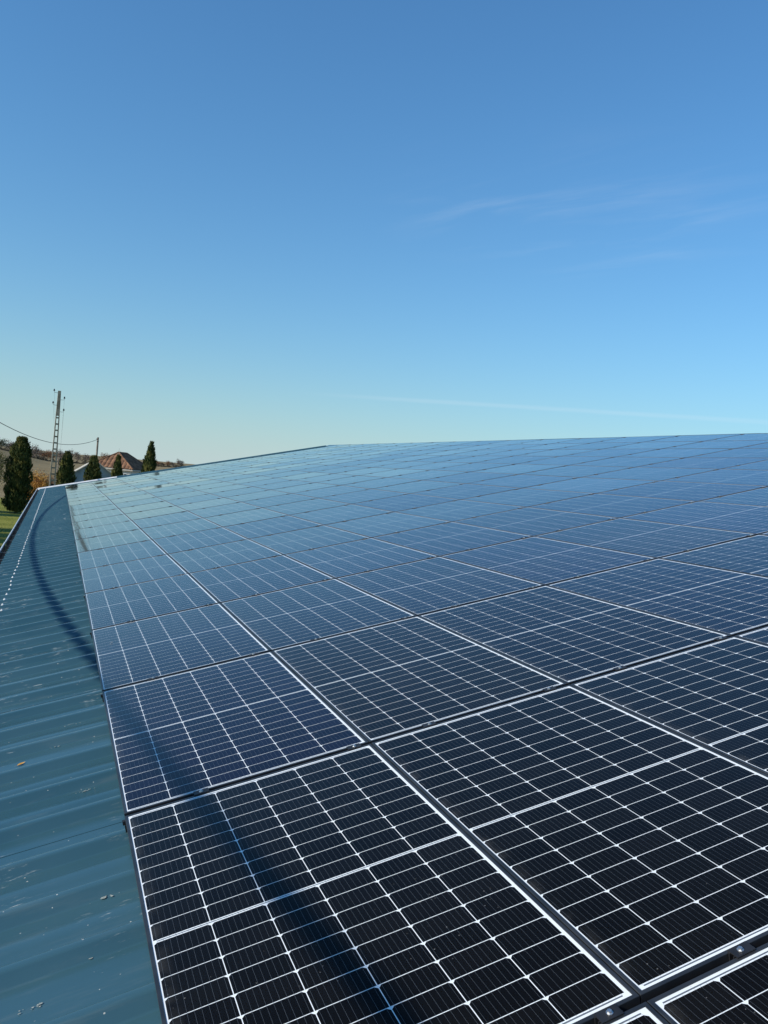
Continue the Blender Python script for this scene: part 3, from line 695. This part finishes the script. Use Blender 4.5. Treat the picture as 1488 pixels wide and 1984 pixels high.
# ------------------------------------------------------------------ tiled house
M_TILE = noisy('clay_tiles', (0.12, 0.058, 0.030), (0.26, 0.135, 0.072), scale=1.3, rough=0.85, detail=6)
M_RENDER = noisy('cream_render', (0.58, 0.54, 0.46), (0.68, 0.64, 0.56), scale=1, rough=0.9)
M_BRICK = noisy('orange_brick', (0.36, 0.12, 0.055), (0.46, 0.18, 0.08), scale=3, rough=0.9)
M_FASC = noisy('painted_fascia', (0.36, 0.33, 0.28), (0.45, 0.42, 0.36), scale=2, rough=0.8)
M_PANE = noisy('window_glass', (0.02, 0.025, 0.03), (0.04, 0.045, 0.05), scale=1, rough=0.1, spec=0.6)
house = thing('tiled_house', 'house with a hipped brown clay tile roof behind the conifers', 'house', (9.7, 142.0, 0))
house.rotation_euler = (0, 0, R(-22))
HW, HD, EZ, AZ = 3.7, 5.9, 4.2, 6.78             # half width (front), half depth, eave and ridge heights
ww, wdp = HW - 0.45, HD - 0.45
b = MB().box(-ww, ww, -wdp, wdp, -0.1, EZ - 0.1); link('wall', b.mesh('wall', M_RENDER), house)
link('brick_panel', MB().box(-ww - 0.004, -ww + 2.6, -wdp - 0.02, -wdp - 0.004, 1.8, EZ - 0.12).mesh('brick_panel', M_BRICK), house)
b = MB()
for a0, a1, b0_, b1_ in ((-HW, HW, -HD, -HD + 0.08), (-HW, HW, HD - 0.08, HD), (-HW, -HW + 0.08, -HD + 0.081, HD - 0.081), (HW - 0.08, HW, -HD + 0.081, HD - 0.081)):
    b.box(a0, a1, b0_, b1_, EZ - 0.25, EZ - 0.02)
b.box(-HW + 0.081, HW - 0.081, -HD + 0.081, HD - 0.081, EZ - 0.098, EZ - 0.06)
link('eaves', b.mesh('eaves', M_FASC), house)
rd = HD - HW                                     # ridge half length
mbr = MB()
inw = {0: Vector((0, 1, 0)), 1: Vector((-1, 0, 0)), 2: Vector((0, -1, 0)), 3: Vector((1, 0, 0))}
for side in range(4):
    half = HW if side % 2 == 0 else HD
    other = HD if side % 2 == 0 else HW
    I = inw[side]; E_ = Vector((1, 0, 0)) if side == 0 else Vector((0, 1, 0)) if side == 1 else Vector((-1, 0, 0)) if side == 2 else Vector((0, -1, 0))
    run = HW; rise = AZ - EZ
    nc = int(half * 2 / 0.62); st_ = half * 2 / nc
    prev = None
    for k in range(nc):
        for sub in range(4):
            s = -half + (k + sub / 4) * st_
            bump = (0.0, 0.09, 0.125, 0.09)[sub]
            d = min(run, half - abs(s)); d = max(d, 0.0)
            lo = -I * other * 1.0 + E_ * s; lo.z = EZ + bump
            hi = -I * (other - d) + E_ * s; hi.z = EZ + rise * d / run + bump
            cur = (lo, hi)
            if prev: mbr.add([prev[0], cur[0], cur[1], prev[1]], [(0, 1, 2, 3)])
            prev = cur
    s = half; lo = -I * other + E_ * s; lo.z = EZ
    mbr.add([prev[0], lo, prev[1]], [(0, 1, 2)])
rf = link('roof', mbr.mesh('roof', M_TILE), house)
ra, rb = Vector((0, -rd, AZ + 0.05)), Vector((0, rd, AZ + 0.05))
for p_, q_ in ((ra, rb), (ra, Vector((-HW, -HD, EZ + .06))), (ra, Vector((HW, -HD, EZ + .06))), (rb, Vector((-HW, HD, EZ + .06))), (rb, Vector((HW, HD, EZ + .06)))):
    link('ridge_tiles', MB().tube([p_, q_], 0.14, 8).mesh('ridge_tiles', M_TILE), rf)
for xx in (-0.4, 2.2):
    wn = link('window', MB().box(xx - 0.5, xx + 0.5, -wdp - 0.05, -wdp - 0.005, 2.3, 3.5).mesh('window', M_TRIM), house)
    for s in (-1, 1): link('pane', MB().box(xx + s*0.24 - 0.2, xx + s*0.24 + 0.2, -wdp - 0.06, -wdp - 0.051, 2.38, 3.42).mesh('pane', M_PANE), wn)
for yy in (-2.5, 2.0):
    wn = link('window', MB().box(ww + 0.005, ww + 0.05, yy - 0.5, yy + 0.5, 2.3, 3.5).mesh('window', M_TRIM), house)
    for s in (-1, 1): link('pane', MB().box(ww + 0.051, ww + 0.06, yy + s*0.24 - 0.2, yy + s*0.24 + 0.2, 2.38, 3.42).mesh('pane', M_PANE), wn)

# grey gabled shed between the two dark conifers
M_SHEDW = noisy('grey_shed_wall', (0.24, 0.27, 0.30), (0.32, 0.35, 0.38), scale=1.5, rough=0.8)
M_SHEDR = noisy('pale_fibre_cement', (0.38, 0.35, 0.29), (0.50, 0.46, 0.38), scale=2, rough=0.9)
shd = thing('gabled_shed', 'grey walled shed with a pale sloping roof edge between two dark conifers', 'shed', (3.4, 92.0, 0))
gx, ge, ga, gd = 2.75, 3.40, 5.35, 4.5
b = MB().add([(-gx, 0, 0), (gx, 0, 0), (gx, 0, ge), (0, 0, ga), (-gx, 0, ge), (-gx, gd, 0), (gx, gd, 0), (gx, gd, ge), (0, gd, ga), (-gx, gd, ge)],
             [(0,1,2,3,4), (9,8,7,6,5), (0,5,6,1), (1,6,7,2), (5,0,4,9)])
link('wall', b.mesh('wall', M_SHEDW), shd)
sl_ = (ga - ge) / gx
for s in (-1, 1):
    b = MB().add([(0, -0.3, ga + .004), (s*(gx + .3), -0.3, ge - .3*sl_ + .004), (s*(gx + .3), gd + .3, ge - .3*sl_ + .004), (0, gd + .3, ga + .004),
                  (0, -0.3, ga + .10), (s*(gx + .3), -0.3, ge - .3*sl_ + .10), (s*(gx + .3), gd + .3, ge - .3*sl_ + .10), (0, gd + .3, ga + .10)],
                 [(0,1,2,3), (4,5,6,7), (0,1,5,4), (1,2,6,5), (2,3,7,6)])
    link('roof_slope', b.mesh('roof_slope', M_SHEDR), shd)
link('door', MB().box(-0.9, 0.9, -0.06, -0.004, 0.02, 2.3).mesh('door', M_WOOD), shd)
# small dark shed behind the shrub
M_DKW = noisy('tarred_boards', (0.018, 0.015, 0.012), (0.035, 0.03, 0.025), scale=3, rough=0.85)
ds = thing('dark_shed', 'small dark wooden shed half hidden behind the golden shrub', 'shed', (-1.15, 89.5, 0))
link('wall', MB().box(-0.75, 0.75, 0, 1.6, 0, 2.5).mesh('wall', M_DKW), ds)
b = MB().add([(-0.95, -0.2, 2.62), (0.95, -0.2, 3.0), (0.95, 1.8, 3.0), (-0.95, 1.8, 2.62), (-0.95, -0.2, 2.54), (0.95, -0.2, 2.92), (0.95, 1.8, 2.92), (-0.95, 1.8, 2.54)],
             [(0,1,2,3), (7,6,5,4), (0,4,5,1), (1,5,6,2), (2,6,7,3), (3,7,4,0)])
link('roof', b.mesh('roof', M_DKW), ds)
